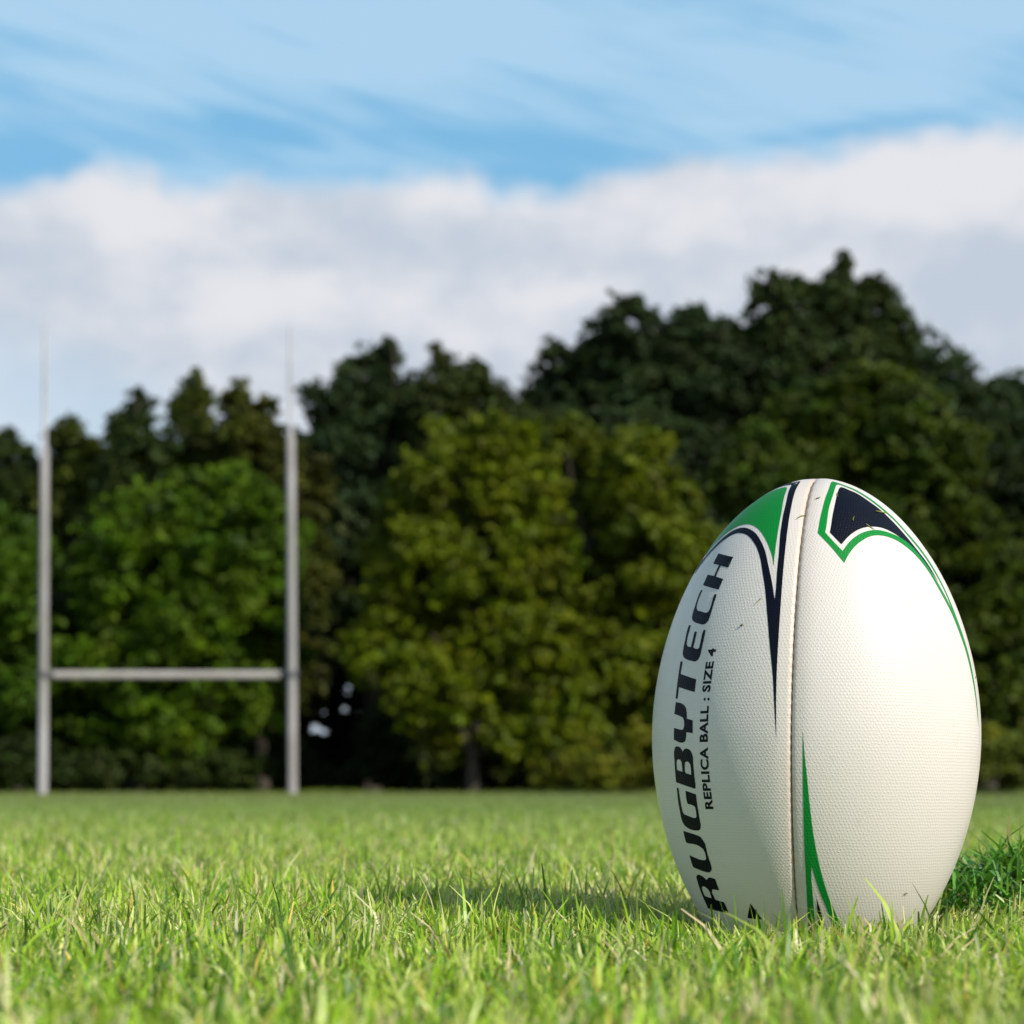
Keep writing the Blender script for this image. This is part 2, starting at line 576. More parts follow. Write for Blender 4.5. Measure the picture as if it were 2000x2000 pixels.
def ball_material(name, color, dirt=True, rough=.36, spec=.42, bump=.38):
    m, w = new_mat(name)
    out = w.node('ShaderNodeOutputMaterial')
    p = w.node('ShaderNodeBsdfPrincipled')
    uv = w.node('ShaderNodeUVMap')
    uv.uv_map = 'UVMap'
    sep = w.node('ShaderNodeSeparateXYZ')
    w.l.new(uv.outputs[0], sep.inputs[0])
    jit = w.node('ShaderNodeTexNoise')
    w.l.new(uv.outputs[0], jit.inputs['Vector'])
    jit.inputs['Scale'].default_value = .45
    jit.inputs['Detail'].default_value = 1
    js = w.node('ShaderNodeSeparateColor')
    w.l.new(jit.outputs['Color'], js.inputs[0])
    u = w.math('MULTIPLY_ADD', js.outputs[0], 1.3, sep.outputs[0])
    v = w.math('MULTIPLY_ADD', js.outputs[1], 1.3, sep.outputs[1])

    def lattice(off):
        a = w.math('SUBTRACT', w.math('FRACT', w.math('ADD', w.math('DIVIDE', u, BUMP), off)), .5)
        b = w.math('MULTIPLY', w.math('SUBTRACT', w.math('FRACT', w.math('ADD', w.math('DIVIDE', v, BUMP * 1.732), off)), .5), 1.732)
        return w.math('SQRT', w.math('ADD', w.math('MULTIPLY', a, a), w.math('MULTIPLY', b, b)))
    d = w.math('MINIMUM', lattice(0.0), lattice(.5))
    h = w.smooth(d, .05, .33, 1.0, 0.0)
    b = w.node('ShaderNodeBump')
    b.inputs['Strength'].default_value = bump
    b.inputs['Distance'].default_value = .00035
    w.l.new(h, b.inputs['Height'])
    w.l.new(b.outputs[0], p.inputs['Normal'])
    tc = w.node('ShaderNodeTexCoord')
    if dirt:
        at_ = w.node('ShaderNodeAttribute')
        at_.attribute_name = 'dirt'
        n = w.noise(tc.outputs['Object'], 26, 6, .68)
        n2 = w.noise(tc.outputs['Object'], 170, 4, .6)
        f = w.math('MULTIPLY', at_.outputs['Fac'], w.smooth(n, .25, .75, .35, 1.0))
        c = w.mix(w.math('MULTIPLY', f, .75), color, (.50, .34, .22))
        sm = w.math('MULTIPLY', w.smooth(n, .60, .78), w.smooth(n2, .42, .7, .1, .5))
        c = w.mix(w.math('MULTIPLY', sm, .75), c, (.46, .43, .25))
        sm2 = w.smooth(w.noise(tc.outputs['Object'], 60, 6, .75, .6), .60, .72, 0, .35)
        c = w.mix(sm2, c, (.55, .46, .36))
        w.l.new(c, p.inputs['Base Color'])
    else:
        p.inputs['Base Color'].default_value = (*color, 1)
    r = w.noise(tc.outputs['Object'], 25, 4, .6)
    w.l.new(w.smooth(r, .3, .7, rough - .05, rough + .07), p.inputs['Roughness'])
    p.inputs['Specular IOR Level'].default_value = spec
    w.l.new(p.outputs[0], out.inputs[0])
    return m


M_BALL = ball_material('white_rubber', (.745, .70, .64), bump=.38)
M_GREEN = ball_material('green_print', (.002, .235, .032), False, .42, .25)
M_NAVY = ball_material('navy_print', (.003, .0048, .012), False, .45, .14)

SEAM0 = -16.2                                      # longitude of the front seam, degrees from -Y towards +X
SEAMS = [SEAM0 + 90 * k for k in range(4)]


def ball_pt(phi, z, lift=0.0):
    """phi in degrees, z and lift in mm; a point on the stitched surface, in metres"""
    phi = np.asarray(phi, float)
    z = np.asarray(z, float)
    b = BB * 1000
    zz = np.clip(np.abs(z) / b, 0, 1)
    r = BA * 1000 * (1 - zz ** BP) ** (1 / BQ)
    t = (phi - SEAM0) % 90
    d = np.minimum(t, 90 - t) * math.pi / 180 * np.maximum(r, .5)          # mm to the nearest seam
    sc = 1 + .22 * np.sin(z * 2 * math.pi / 5.2)
    drop = 1.5 * np.exp(-(d / 1.0) ** 1.4) * sc + .9 * np.exp(-(d / 5.5) ** 2)
    drop = drop * np.clip(r / 12, 0, 1)
    # outward direction of the profile
    dr = -BA * 1000 / BQ * np.maximum(1 - zz ** BP, 1e-3) ** (1 / BQ - 1) * BP * np.maximum(zz, 1e-6) ** (BP - 1) / b * np.sign(z)
    nl = np.sqrt(1 + dr * dr)
    nr, nz = 1 / nl, -dr / nl
    k = lift - drop
    rr = np.maximum(r + k * nr, 0)
    z2 = z + k * nz
    f = np.radians(phi)
    return np.stack([rr * np.sin(f), -rr * np.cos(f), z2], -1) / 1000, d


def arc_len():
    zs = np.linspace(-BB * 1000, BB * 1000, 1201)
    r = BA * 1000 * (1 - np.clip(np.abs(zs) / (BB * 1000), 0, 1) ** BP) ** (1 / BQ)
    s = np.concatenate([[0], np.cumsum(np.hypot(np.diff(zs), np.diff(r)))])
    return zs, s - s[600], r


_ZS, _SS, _RS = arc_len()


def ball_uv(phi, z):
    mid = np.floor((np.asarray(phi) - SEAM0) / 90) * 90 + SEAM0 + 45
    r = np.interp(z, _ZS, _RS)
    return np.stack([(phi - mid) * math.pi / 180 * (r * .75 + 88 * .25), np.interp(z, _ZS, _SS)], -1)


ball = empty('rugby_ball', (BX, BY, BZ), label='white rugby ball with green and navy markings standing upright in the grass', cat='rugby ball')
ball.rotation_euler = (0, R(0.5), 0)


def make_panel(k):
    a0 = SEAMS[k]
    e = np.concatenate([np.linspace(0, 4, 14), np.linspace(4.6, 45, 40)])
    off = np.concatenate([e, 90 - e[::-1][1:]])
    off[0], off[-1] = 1e-4, 90 - 1e-4
    zt = np.sin(np.linspace(-1, 1, 361) * math.pi / 2) * BB * 1000
    P, Z = np.meshgrid(a0 + off, zt)
    X, d = ball_pt(P, Z)
    n, m = X.shape[1], X.shape[0]
    i = (np.arange(m - 1)[:, None] * n + np.arange(n - 1)[None]).ravel()
    q = np.stack([i, i + 1, i + n + 1, i + n], 1)
    dirt = np.exp(-(d / 2.2)) * .8 + .22 * np.exp(-(d / 9.0)) + .16 * np.clip((-Z - 60) / 60, 0, 1)
    return mesh_obj('panel', X.reshape(-1, 3), [q], M_BALL, ball, uv=ball_uv(P, Z).reshape(-1, 2), extra={'dirt': dirt.ravel()})


panels = [make_panel(k) for k in range(4)]
panel_right, panel_left = panels[0], panels[3]
# the thread of the seams, just visible at the bottom of the groove
M_THREAD = noise_mat('waxed_thread', (.16, .11, .075), (.26, .19, .13), 300, .8, 0)
for k in range(4):
    mb = MB()
    zz = np.linspace(-BB * 960, BB * 985, 260)
    c, _ = ball_pt(np.full_like(zz, SEAMS[k]), zz, .12)
    V_, Q_, T_ = tube(c, np.full(len(zz), .00042), 6)
    mb.add(V_, Q_, T_)
    mb.build('seam', M_THREAD, ball)


def smooth_loop(pts, corner=32, step=1.2):
    """Catmull-Rom through a closed polygon, keeping its sharp corners"""
    p = np.asarray(pts, float)
    n = len(p)
    sharp = []
    for i in range(n):
        a, b = p[i] - p[i - 1], p[(i + 1) % n] - p[i]
        ang = abs(math.degrees(math.atan2(a[0] * b[1] - a[1] * b[0], a @ b)))
        sharp.append(ang > corner)
    out = []
    for i in range(n):
        p1, p2 = p[i], p[(i + 1) % n]
        p0 = p1 - (p2 - p1) if sharp[i] else p[i - 1]
        p3 = p2 + (p2 - p1) if sharp[(i + 1) % n] else p[(i + 2) % n]
        L = np.linalg.norm(p2 - p1)
        m = max(1, int(L / step))
        if (sharp[i] and sharp[(i + 1) % n]):
            for t in np.arange(m) / m:
                out.append(p1 + (p2 - p1) * t)
            continue
        # chord-scaled tangents (centripetal-like) so uneven spacing does not overshoot
        l0, l2 = max(np.linalg.norm(p1 - p0), 1e-6), max(np.linalg.norm(p3 - p2), 1e-6)
        m1 = ((p1 - p0) / l0 * L / (l0 + L) * L + (p2 - p1) / L * l0 / (l0 + L) * L)
        m2 = ((p2 - p1) / L * l2 / (l2 + L) * L + (p3 - p2) / l2 * L / (l2 + L) * L)
        for t in np.arange(m) / m:
            h = (2 * t ** 3 - 3 * t ** 2 + 1) * p1 + (t ** 3 - 2 * t ** 2 + t) * m1 + (-2 * t ** 3 + 3 * t ** 2) * p2 + (t ** 3 - t ** 2) * m2
            out.append(h)
    return np.array(out)


def inside(q, loops):
    """even-odd test of points q against several loops"""
    r = np.zeros(len(q), bool)
    for lp in loops:
        a, b = lp, np.roll(lp, -1, 0)
        for (x0, y0), (x1, y1) in zip(a, b):
            if y0 == y1:
                continue
            c = ((y0 > q[:, 1]) != (y1 > q[:, 1])) & (q[:, 0] < (x1 - x0) * (q[:, 1] - y0) / (y1 - y0) + x0)
            r ^= c
    return r


S_PHI = math.pi / 180 * BA * 1000                  # degrees of longitude -> mm at the equator


def decal(name, groups, mat, parent, lift=.14, sm=True, label=None, grid=3.0, corner=32):
    """printed marks that follow the panel: groups of loops (outline + holes) in (longitude, height)"""
    Vs, Ts, Us, off = [], [], [], 0
    for loops in groups:
        lp = []
        for l in loops:
            l = np.array(l, float) * [S_PHI, 1]
            lp.append(smooth_loop(l, corner) if sm else l)
        allp = np.concatenate(lp)
        edges, o = [], 0
        for l in lp:
            edges += [(o + i, o + (i + 1) % len(l)) for i in range(len(l))]
            o += len(l)
        lo, hi = allp.min(0), allp.max(0)
        g = np.stack(np.meshgrid(np.arange(lo[0], hi[0], grid), np.arange(lo[1], hi[1], grid)), -1).reshape(-1, 2) + .137
        if len(g):
            g = g[inside(g, lp)]
        pts = np.concatenate([allp, g]) if len(g) else allp
        res = delaunay_2d_cdt([Vector(q) for q in pts], edges, [], 0, 1e-5)
        v = np.array([tuple(q) for q in res[0]])
        f = np.array([t for t in res[2] if len(t) == 3])
        cen = v[f].mean(1)
        f = f[inside(cen, lp)]
        phi, z = v[:, 0] / S_PHI, v[:, 1]
        X, _ = ball_pt(phi, z, lift)
        Vs.append(X)
        Us.append(ball_uv(phi, z))
        Ts.append(f + off)
        off += len(v)
    V, T = np.concatenate(Vs), np.concatenate(Ts)
    # face outwards
    nrm = np.cross(V[T[:, 1]] - V[T[:, 0]], V[T[:, 2]] - V[T[:, 0]])
    flip = (nrm * (V[T].mean(1) * [1, 1, .4])).sum(1) < 0
    T[flip] = T[flip][:, ::-1]
    o = mesh_obj(name, V, [T], mat, parent, uv=np.concatenate(Us))
    if label:
        o['label'] = label
    return o


BIG = [
 [[(-64.5,96.2),(-50.7,92.7),(-51.0,86.9),(-57.0,88.6),(-57.2,82.7),(-51.5,80.8),(-52.0,75.1),(-64.5,78.8),(-64.5,84.5),(-58.6,83.2),(-58.6,89.1),(-64.4,90.6)]],
 [[(-64.5,76.2),(-63.2,75.8),(-63.4,74.8),(-63.4,68.0),(-63.1,66.6),(-62.1,65.3),(-58.8,64.1),(-55.3,63.1),(-54.3,63.3),(-53.9,64.5),(-53.7,68.1),(-53.8,72.0),(-53.5,73.0),(-52.2,72.4),(-52.3,70.0),(-52.6,60.3),(-52.8,58.6),(-53.9,57.2),(-55.7,56.8),(-57.6,57.3),(-61.4,58.7),(-63.0,59.7),(-64.2,61.5),(-64.5,63.1),(-64.7,67.9),(-64.8,74.3)]],
 [[(-64.7,57.3),(-63.4,57.1),(-63.2,55.5),(-63.4,51.2),(-63.0,47.3),(-62.2,46.1),(-59.6,45.2),(-59.5,49.0),(-59.5,53.5),(-58.0,53.1),(-58.0,48.0),(-58.1,44.9),(-57.1,44.3),(-55.4,43.8),(-54.6,44.4),(-54.5,47.7),(-54.5,52.2),(-54.2,53.9),(-53.1,53.5),(-53.0,50.7),(-53.1,44.5),(-53.4,39.8),(-54.0,38.1),(-55.2,37.3),(-57.0,37.6),(-61.4,39.1),(-63.0,40.1),(-64.1,42.0),(-64.5,44.5),(-64.7,50.0),(-65.0,55.2)]],
 [[(-64.7,38.0),(-63.1,37.8),(-63.1,34.3),(-63.2,31.3),(-53.5,27.8),(-53.6,21.1),(-63.0,24.3),(-63.1,18.1),(-64.4,18.4),(-64.4,23.6),(-64.5,31.5)]],
 [[(-64.0,16.5),(-60.0,15.4),(-58.5,14.4),(-57.5,13.0),(-57.0,10.9),(-56.8,7.5),(-53.6,6.4),(-53.5,-0.2),(-56.8,0.4),(-57.0,-2.5),(-57.3,-4.1),(-58.2,-4.8),(-59.3,-5.0),(-64.3,-3.3),(-64.2,2.9),(-61.3,2.1),(-59.4,1.7),(-58.5,2.0),(-58.1,3.7),(-58.4,6.8),(-59.0,8.1),(-61.1,9.1),(-64.5,10.3),(-64.2,12.2),(-64.2,14.4)]],
 [[(-62.0,-6.8),(-60.8,-7.2),(-59.6,-8.4),(-59.0,-9.7),(-58.5,-9.0),(-57.7,-8.2),(-56.6,-8.1),(-55.4,-8.6),(-54.2,-10.2),(-53.7,-12.0),(-53.6,-15.6),(-53.5,-22.6),(-53.4,-27.9),(-53.6,-29.1),(-64.6,-25.6),(-64.5,-20.3),(-64.4,-14.8),(-64.3,-9.2),(-63.7,-7.6),(-63.0,-6.9)],
  [(-61.7,-13.6),(-60.6,-14.0),(-59.9,-15.3),(-59.8,-17.2),(-59.8,-20.2),(-63.2,-19.2),(-63.2,-16.8),(-63.0,-14.6),(-62.5,-13.8)],
  [(-56.9,-14.8),(-56.0,-15.1),(-55.2,-16.4),(-55.0,-18.2),(-55.1,-21.8),(-58.0,-20.9),(-58.4,-20.1),(-58.3,-17.3),(-58.0,-15.3)]],
 [[(-64.6,-28.4),(-63.4,-28.8),(-63.4,-32.8),(-63.3,-37.7),(-63.1,-41.2),(-62.4,-42.4),(-60.3,-43.1),(-56.7,-44.2),(-55.6,-44.2),(-55.1,-43.5),(-54.9,-41.3),(-55.0,-38.5),(-55.6,-38.0),(-59.0,-36.9),(-59.2,-36.1),(-59.2,-30.1),(-53.6,-31.9),(-53.7,-35.4),(-53.6,-41.3),(-53.6,-45.3),(-53.6,-48.1),(-54.2,-49.9),(-55.2,-50.7),(-56.4,-50.8),(-62.4,-49.2),(-63.8,-48.0),(-64.7,-45.7),(-64.9,-43.3),(-64.9,-40.1),(-65.0,-37.0),(-64.7,-31.5)]],
 [[(-65.4,-51.2),(-57.0,-53.3),(-55.2,-54.0),(-54.1,-55.7),(-53.3,-57.6),(-53.3,-60.1),(-53.3,-64.5),(-53.0,-69.0),(-53.2,-70.8),(-54.2,-72.1),(-55.7,-72.8),(-57.6,-72.6),(-65.9,-70.4),(-65.9,-67.7),(-65.7,-64.1),(-56.4,-66.3),(-55.4,-66.2),(-54.8,-65.2),(-54.6,-62.4),(-55.1,-60.6),(-56.1,-59.7),(-65.4,-57.5),(-65.6,-55.4)]],
 [[(-63.7,-74.2),(-62.0,-74.6),(-60.0,-75.7),(-58.8,-77.0),(-57.4,-75.8),(-56.1,-75.4),(-53.0,-76.2),(-52.8,-82.1),(-57.2,-81.7),(-58.4,-83.5),(-58.1,-87.3),(-52.5,-88.4),(-52.4,-94.4),(-68.2,-92.5),(-67.9,-89.5),(-67.5,-83.6),(-66.5,-77.2),(-66.2,-75.6)],
  [(-64.2,-80.7),(-62.6,-80.5),(-60.4,-81.8),(-59.8,-83.6),(-60.5,-86.7),(-65.6,-85.7),(-65.5,-83.5),(-65.1,-81.4)]],
]
decal('lettering', BIG, M_NAVY, panel_left, label='large dark capital lettering running up the panel')

# small line of capitals beside it: a built-in font, laid along the panel
fc = bpy.data.curves.new('small_lettering', 'FONT')
fc.body = 'REPLICA BALL : SIZE 4'
fc.size = 1.0
fc.offset = .036
fc.space_character = 1.08
fc.resolution_u = 4
fo = bpy.data.objects.new('small_lettering', fc)
col.objects.link(fo)
bpy.context.view_layer.update()
tm = bpy.data.meshes.new_from_object(fo.evaluated_get(bpy.context.evaluated_depsgraph_get()))
tv = np.array([v.co[:] for v in tm.vertices])
tf = np.array([(t.vertices[0], t.vertices[1], t.vertices[2]) for t in (tm.calc_loop_triangles() or tm.loop_triangles)]) if True else None
bpy.data.objects.remove(fo)
bpy.data.curves.remove(fc)
x0, x1 = tv[:, 0].min(), tv[:, 0].max()
cap = .70
zt = -39.5 + (tv[:, 0] - x0) / (x1 - x0) * (43.6 + 39.5)
bl = -46.55 + .45 * ((zt + 2) / 42) ** 2
ph = bl - (tv[:, 1] / cap) * 3.45
X, _ = ball_pt(ph, zt, .14)
nrm = np.cross(X[tf[:, 1]] - X[tf[:, 0]], X[tf[:, 2]] - X[tf[:, 0]])
fl = (nrm * X[tf].mean(1)).sum(1) < 0
tf[fl] = tf[fl][:, ::-1]
o = mesh_obj('small_lettering', X, [tf], M_NAVY, panel_left, uv=ball_uv(ph, zt))
o['label'] = 'small line of dark capitals beside the large lettering'

outer = [(-58.0,106.7),(-54.6,106.4),(-48.3,104.6),(-42.9,101.2),(-37.7,95.9),(-34.1,89.6),(-31.8,83.2),(-29.3,74.8),(-26.6,60.1),(-24.4,43.5),(-22.9,30.4),(-21.7,11.5),(-20.9,-4.3),
         (-21.2,14.2),(-21.4,30.3),(-21.5,46.6),(-21.8,66.0),(-22.6,86.2),(-23.4,98.5),(-24.7,110.5),(-26.7,121.2),(-29.6,129.0),(-33.1,133.9),(-37.4,136.4),(-50.0,136.6),(-62.0,136.6),(-73.5,136.1),
         (-85.2,131.5),(-91.6,124.7),(-96.2,113.0),(-97.9,103.8),(-90.5,96.0),(-84.5,87.1),(-81.0,92.0),(-77.0,96.6),(-72.1,101.0),(-66.9,104.4),(-62.0,106.2)]
inner = [(-60.0,109.6),(-54.1,109.4),(-48.2,107.8),(-42.3,104.8),(-37.1,100.1),(-33.1,94.5),(-29.8,86.9),(-27.0,78.8),(-24.3,67.8),(-24.4,72.6),(-25.1,82.9),(-25.9,93.3),(-27.4,103.0),
         (-29.3,113.4),(-31.8,122.3),(-38.2,130.7),(-43.5,134.1),(-52.0,134.6),(-62.0,134.5),(-72.0,133.4),(-82.0,128.8),(-88.0,122.2),(-92.0,113.0),(-94.0,104.0),(-84.5,93.7),(-80.0,98.6),(-74.0,103.8),(-67.0,108.0)]
decal('stripe', [[outer, inner]], M_NAVY, panel_left, label='navy outline swooping down the panel to a point')
green = [(-60.0,111.4),(-53.4,111.3),(-47.5,109.9),(-42.0,107.3),(-36.2,102.5),(-31.3,96.1),(-28.3,90.0),(-27.1,85.7),(-28.1,95.9),(-29.5,106.8),(-31.8,116.9),(-36.6,125.7),(-41.1,130.4),
         (-46.5,132.8),(-54.0,133.3),(-62.0,133.0),(-70.0,131.6),(-78.0,127.6),(-84.0,122.0),(-89.0,114.0),(-91.6,104.0),(-84.7,97.3),(-81.0,101.2),(-75.0,106.2),(-67.0,109.9)]
decal('marking', [[green]], M_GREEN, panel_left, label='green winged patch inside the navy outline')
decal('marking', [[[(-37.4,-88.2),(-33.6,-96.6),(-41.6,-96.2)]]], M_NAVY, panel_left, label='navy spike rising from the grass')

gr_out = [(16.5,136.1),(4.8,131.5),(-1.6,124.7),(-6.2,113.0),(-7.9,103.8),(-1.8,96.0),(3.7,87.1),(6.1,91.5),(9.9,96.2),(14.8,99.9),(20.6,102.6),(25.2,103.3),(30.8,102.9),(36.0,101.4),(40.8,98.6),(45.8,93.9),
          (50.0,86.4),(53.4,75.0),(57.0,64.0),(59.2,54.1),(61.4,44.3),(62.8,34.0),(63.6,27.5),(64.6,15.8),(66.0,4.1),(65.3,27.0),(64.2,45.1),(62.6,55.4),(61.6,62.1),(61.2,66.2),(59.9,80.2),(58.3,90.1),(55.1,100.1),(51.5,107.5),
          (49.0,115.5),(45.9,121.1),(42.0,126.5),(37.5,130.6),(29.2,133.4),(23.2,135.2)]
gr_in = [(18.9,133.9),(6.9,128.1),(.1,119.1),(-4.0,104.0),(3.6,93.7),(7.9,99.0),(12.8,102.7),(17.8,104.9),(23.0,106.1),(27.3,106.4),(32.6,105.7),(38.6,104.1),(44.2,101.4),(48.6,97.0),(52.4,88.0),(55.6,77.2),(59.4,65.7),
         (58.4,77.8),(56.6,87.0),(53.6,97.0),(50.2,104.6),(47.2,113.0),(43.2,119.4),(39.0,125.0),(34.4,129.2),(27.3,132.1)]
decal('stripe', [[gr_out, gr_in]], M_GREEN, panel_right, label='green outline curving round a navy wing shape')
dk = [(20.1,132.0),(7.2,124.8),(1.9,115.7),(-1.6,104.0),(3.5,97.3),(7.8,101.8),(13.6,105.6),(19.7,107.6),(25.8,108.2),(30.8,107.8),(36.2,106.0),(42.3,102.3),(47.1,97.8),(51.4,90.4),(55.9,80.2),(53.3,91.0),(50.0,98.1),(47.1,105.3),(44.1,112.5),(40.9,118.8),(36.0,124.2),(32.1,127.9),(26.2,130.2)]
decal('marking', [[dk]], M_NAVY, panel_right, label='navy wing shape near the top of the panel')
lowg = [(-12.3,.5),(-12.25,-17.9),(-12.1,-39.2),(-12.0,-50.3),(-11.7,-66.5),(-11.3,-80.3),(-10.8,-102.7),(-7.2,-102.7),(-8.7,-83.0),(-9.25,-74.7),(-9.3,-67.6),(-7.5,-75.2),(-5.2,-82.9),(-2.6,-89.5),(2.8,-102.5),(7.2,-102.5),(2.0,-92.9),(-.9,-86.7),(-3.8,-77.9),(-6.4,-66.5),(-8.5,-52.4),(-10.0,-35.8),(-10.9,-22.1),(-11.8,-9.3)]
decal('stripe', [[lowg]], M_GREEN, panel_right, label='green fork rising from the grass beside the seam')
decal('marking', [[[(-7.2,-84.3),(-3.0,-98.6),(-6.0,-98.6)]]], M_NAVY, panel_right, label='small navy spike between the green prongs')

# blades of cut grass stuck to the ball
bpy.context.view_layer.update()
MW = np.array(ball.matrix_world)
CLIPS = [  # longitude, height, length mm, tilt deg, width mm, label
    (-17.9, 114.0, 5.5, 45, .7, 'short grass clipping stuck beside the seam near the top of the ball'),
    (-30.6, 67.4, 4.0, 50, .5, 'thin grass clipping on the white panel left of the long navy stripe'),
    (-36.2, 54.8, 1.6, 10, 1.4, 'dark speck of grass on the white panel beside the small lettering'),
    (37.8, 117.0, 8.0, -4, 1.1, 'longest yellow-green grass clipping lying across the navy wing shape'),
    (13.5, 111.7, 3.4, 65, .7, 'bent grass clipping in the middle of the navy wing shape'),
    (21.9, 107.4, 5.0, -40, .6, 'grass clipping lying across the lower edge of the navy wing shape'),
    (9.1, 126.2, 3.2, 75, .6, 'grass clipping at the upper left corner of the navy wing shape'),
    (-7.6, 124.3, 2.6, 12, .7, 'tiny brown clipping between the seam and the green outline'),
    (72.9, 30.3, 4.5, -70, .8, 'grass clipping sticking out from the right edge of the ball'),
    (33.8, -82.2, 2.4, 0, .7, 'tiny clipping low on the white right panel of the ball'),
]
for ph0, z0, L, tilt, wd, lab in CLIPS:
    t = np.linspace(-.5, .5, 6)
    r = np.interp(z0, _ZS, _RS)
    ca, sa = math.cos(R(tilt)), math.sin(R(tilt))
    bow = .10 * L * (1 - 4 * t * t)
    V = []
    for s_, bo, tt in ((-1, 0, 0), (1, 0, 0), (0, .35, 0)):
        wv = wd / 2 * (1 - .75 * np.abs(2 * t) ** 2) * s_
        uu = t * L * ca - (wv + bow) * sa
        vv = t * L * sa + (wv + bow) * ca
        P3, _ = ball_pt(ph0 + np.degrees(uu / max(r, 8)), z0 + vv * .9, .25 + bo + .5 * (2 * t) ** 2)
        V.append(P3)
    V = np.concatenate(V)
    V = V @ MW[:3, :3].T + MW[:3, 3]
    m = 6
    q = []
    for i in range(m - 1):
        q += [(i, i + 1, 2 * m + i + 1, 2 * m + i), (2 * m + i, 2 * m + i + 1, m + i + 1, m + i), (m + i, m + i + 1, i + 1, i)]
    o = mesh_obj('grass_clipping', V, [np.array(q)], M_GRASS, tint=np.tile([.30, .33, .05] if L > 3 else [.20, .18, .06], (len(V), 1)))
    tag(o, lab, 'grass clipping', 'grass clippings stuck to the ball')

# ---------------------------------------------------------------- heap of torn turf behind the ball on the right
MX, MY = .330, 1.235


def mound_h(x, y):
    e = ((x - MX) / .080) ** 2 + ((y - MY) / .060) ** 2
    return .036 * np.exp(-e ** 1.3)


n = 5200
a = rng.uniform(0, 2 * np.pi, n)
rad = np.sqrt(rng.random(n)) * 1.35
x = MX + .080 * rad * np.cos(a)
y = MY + .060 * rad * np.sin(a)
keep = np.hypot(x - BX, y - BY) > .075
x, y = x[keep], y[keep]
n = len(x)
h = .0175 * rng.lognormal(0, .38, n)
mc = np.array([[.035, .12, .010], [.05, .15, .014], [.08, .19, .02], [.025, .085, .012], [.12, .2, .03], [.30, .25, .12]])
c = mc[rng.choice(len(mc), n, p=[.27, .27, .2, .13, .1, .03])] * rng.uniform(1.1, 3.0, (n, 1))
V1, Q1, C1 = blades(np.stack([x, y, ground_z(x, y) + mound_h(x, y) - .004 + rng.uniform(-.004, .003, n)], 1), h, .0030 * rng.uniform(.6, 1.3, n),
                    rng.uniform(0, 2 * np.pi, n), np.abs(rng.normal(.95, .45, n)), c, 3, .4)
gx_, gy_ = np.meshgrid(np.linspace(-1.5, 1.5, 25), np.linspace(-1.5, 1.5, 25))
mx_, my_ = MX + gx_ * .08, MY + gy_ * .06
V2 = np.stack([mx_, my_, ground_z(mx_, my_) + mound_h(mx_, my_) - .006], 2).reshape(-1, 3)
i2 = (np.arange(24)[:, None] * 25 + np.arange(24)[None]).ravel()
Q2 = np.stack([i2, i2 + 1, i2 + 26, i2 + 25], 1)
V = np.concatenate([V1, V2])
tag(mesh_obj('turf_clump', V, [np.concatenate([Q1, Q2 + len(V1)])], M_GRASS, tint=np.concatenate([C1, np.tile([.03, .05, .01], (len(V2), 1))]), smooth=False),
    'dark green heap of tangled turf on the lawn just right of the ball', 'turf')

# ---------------------------------------------------------------- goal posts
GD = 44.0
goal = empty('goal_posts', (at(328, 1560, GD)[0], GD, float(ground_z(0, GD))), label='white weathered H-shaped rugby goal posts with a crossbar at the edge of the trees', cat='goal posts')
G0 = np.array(goal.location)
bar_z = at(0, 1318, GD)[2]
ends = []
for xb, xt, ytop in ((83.5, 88.5, 626), (571.5, 567, 634)):
    p0 = np.array(at(xb, 1551, GD))
    p0[2] = float(ground_z(0, GD)) - .05
    p1 = np.array(at(xt, ytop, GD))
    tj = .731 if xb < 300 else .764       # joint where the thinner top pole leaves the lower post
    ts = np.array([0, .35, .8, 1]) * tj
    V_, Q_, T_ = tube([p0 + (p1 - p0) * t - G0 for t in ts], [.097, .095, .092, .088], 24)
    mb = MB()
    mb.add(V_, Q_, T_)
    post = mb.build('post', M_POST, goal)
    mb = MB()
    mb.add(*tube([p0 + (p1 - p0) * t - G0 for t in (tj - .01, (tj + 1) / 2, 1)], [.050, .042, .030], 20))
    mb.build('top_pole', M_POLE, post)
    tb = (bar_z - p0[2]) / (p1[2] - p0[2])
    pb = p0 + (p1 - p0) * tb - G0
    ends.append(pb)
mb = MB()
V_, Q_, T_ = tube([ends[0] + (.09, 0, 0), ends[1] - (.09, 0, 0)], [.080, .080], 24)
mb.add(V_, Q_, T_)
mb.build('crossbar', M_POST, goal)
for pb, s_ in zip(ends, (1, -1)):
    mb = MB()
    V_, Q_, T_ = tube([pb - (0, 0, .07), pb + (0, 0, .07)], [.110, .110], 24)
    mb.add(V_, Q_, T_)
    V_, Q_, T_ = tube([pb + (s_ * .09, 0, 0), pb + (s_ * .24, 0, 0)], [.097, .097], 24)
    mb.add(V_, Q_, T_)
    for dz in (-.03, .03):
        V_, Q_, T_ = tube([pb + (-s_ * .11, -.05, dz), pb + (-s_ * .17, -.05, dz)], [.016, .016], 8)
        mb.add(V_, Q_, T_)
    mb.build('clamp', M_CLAMP, goal)


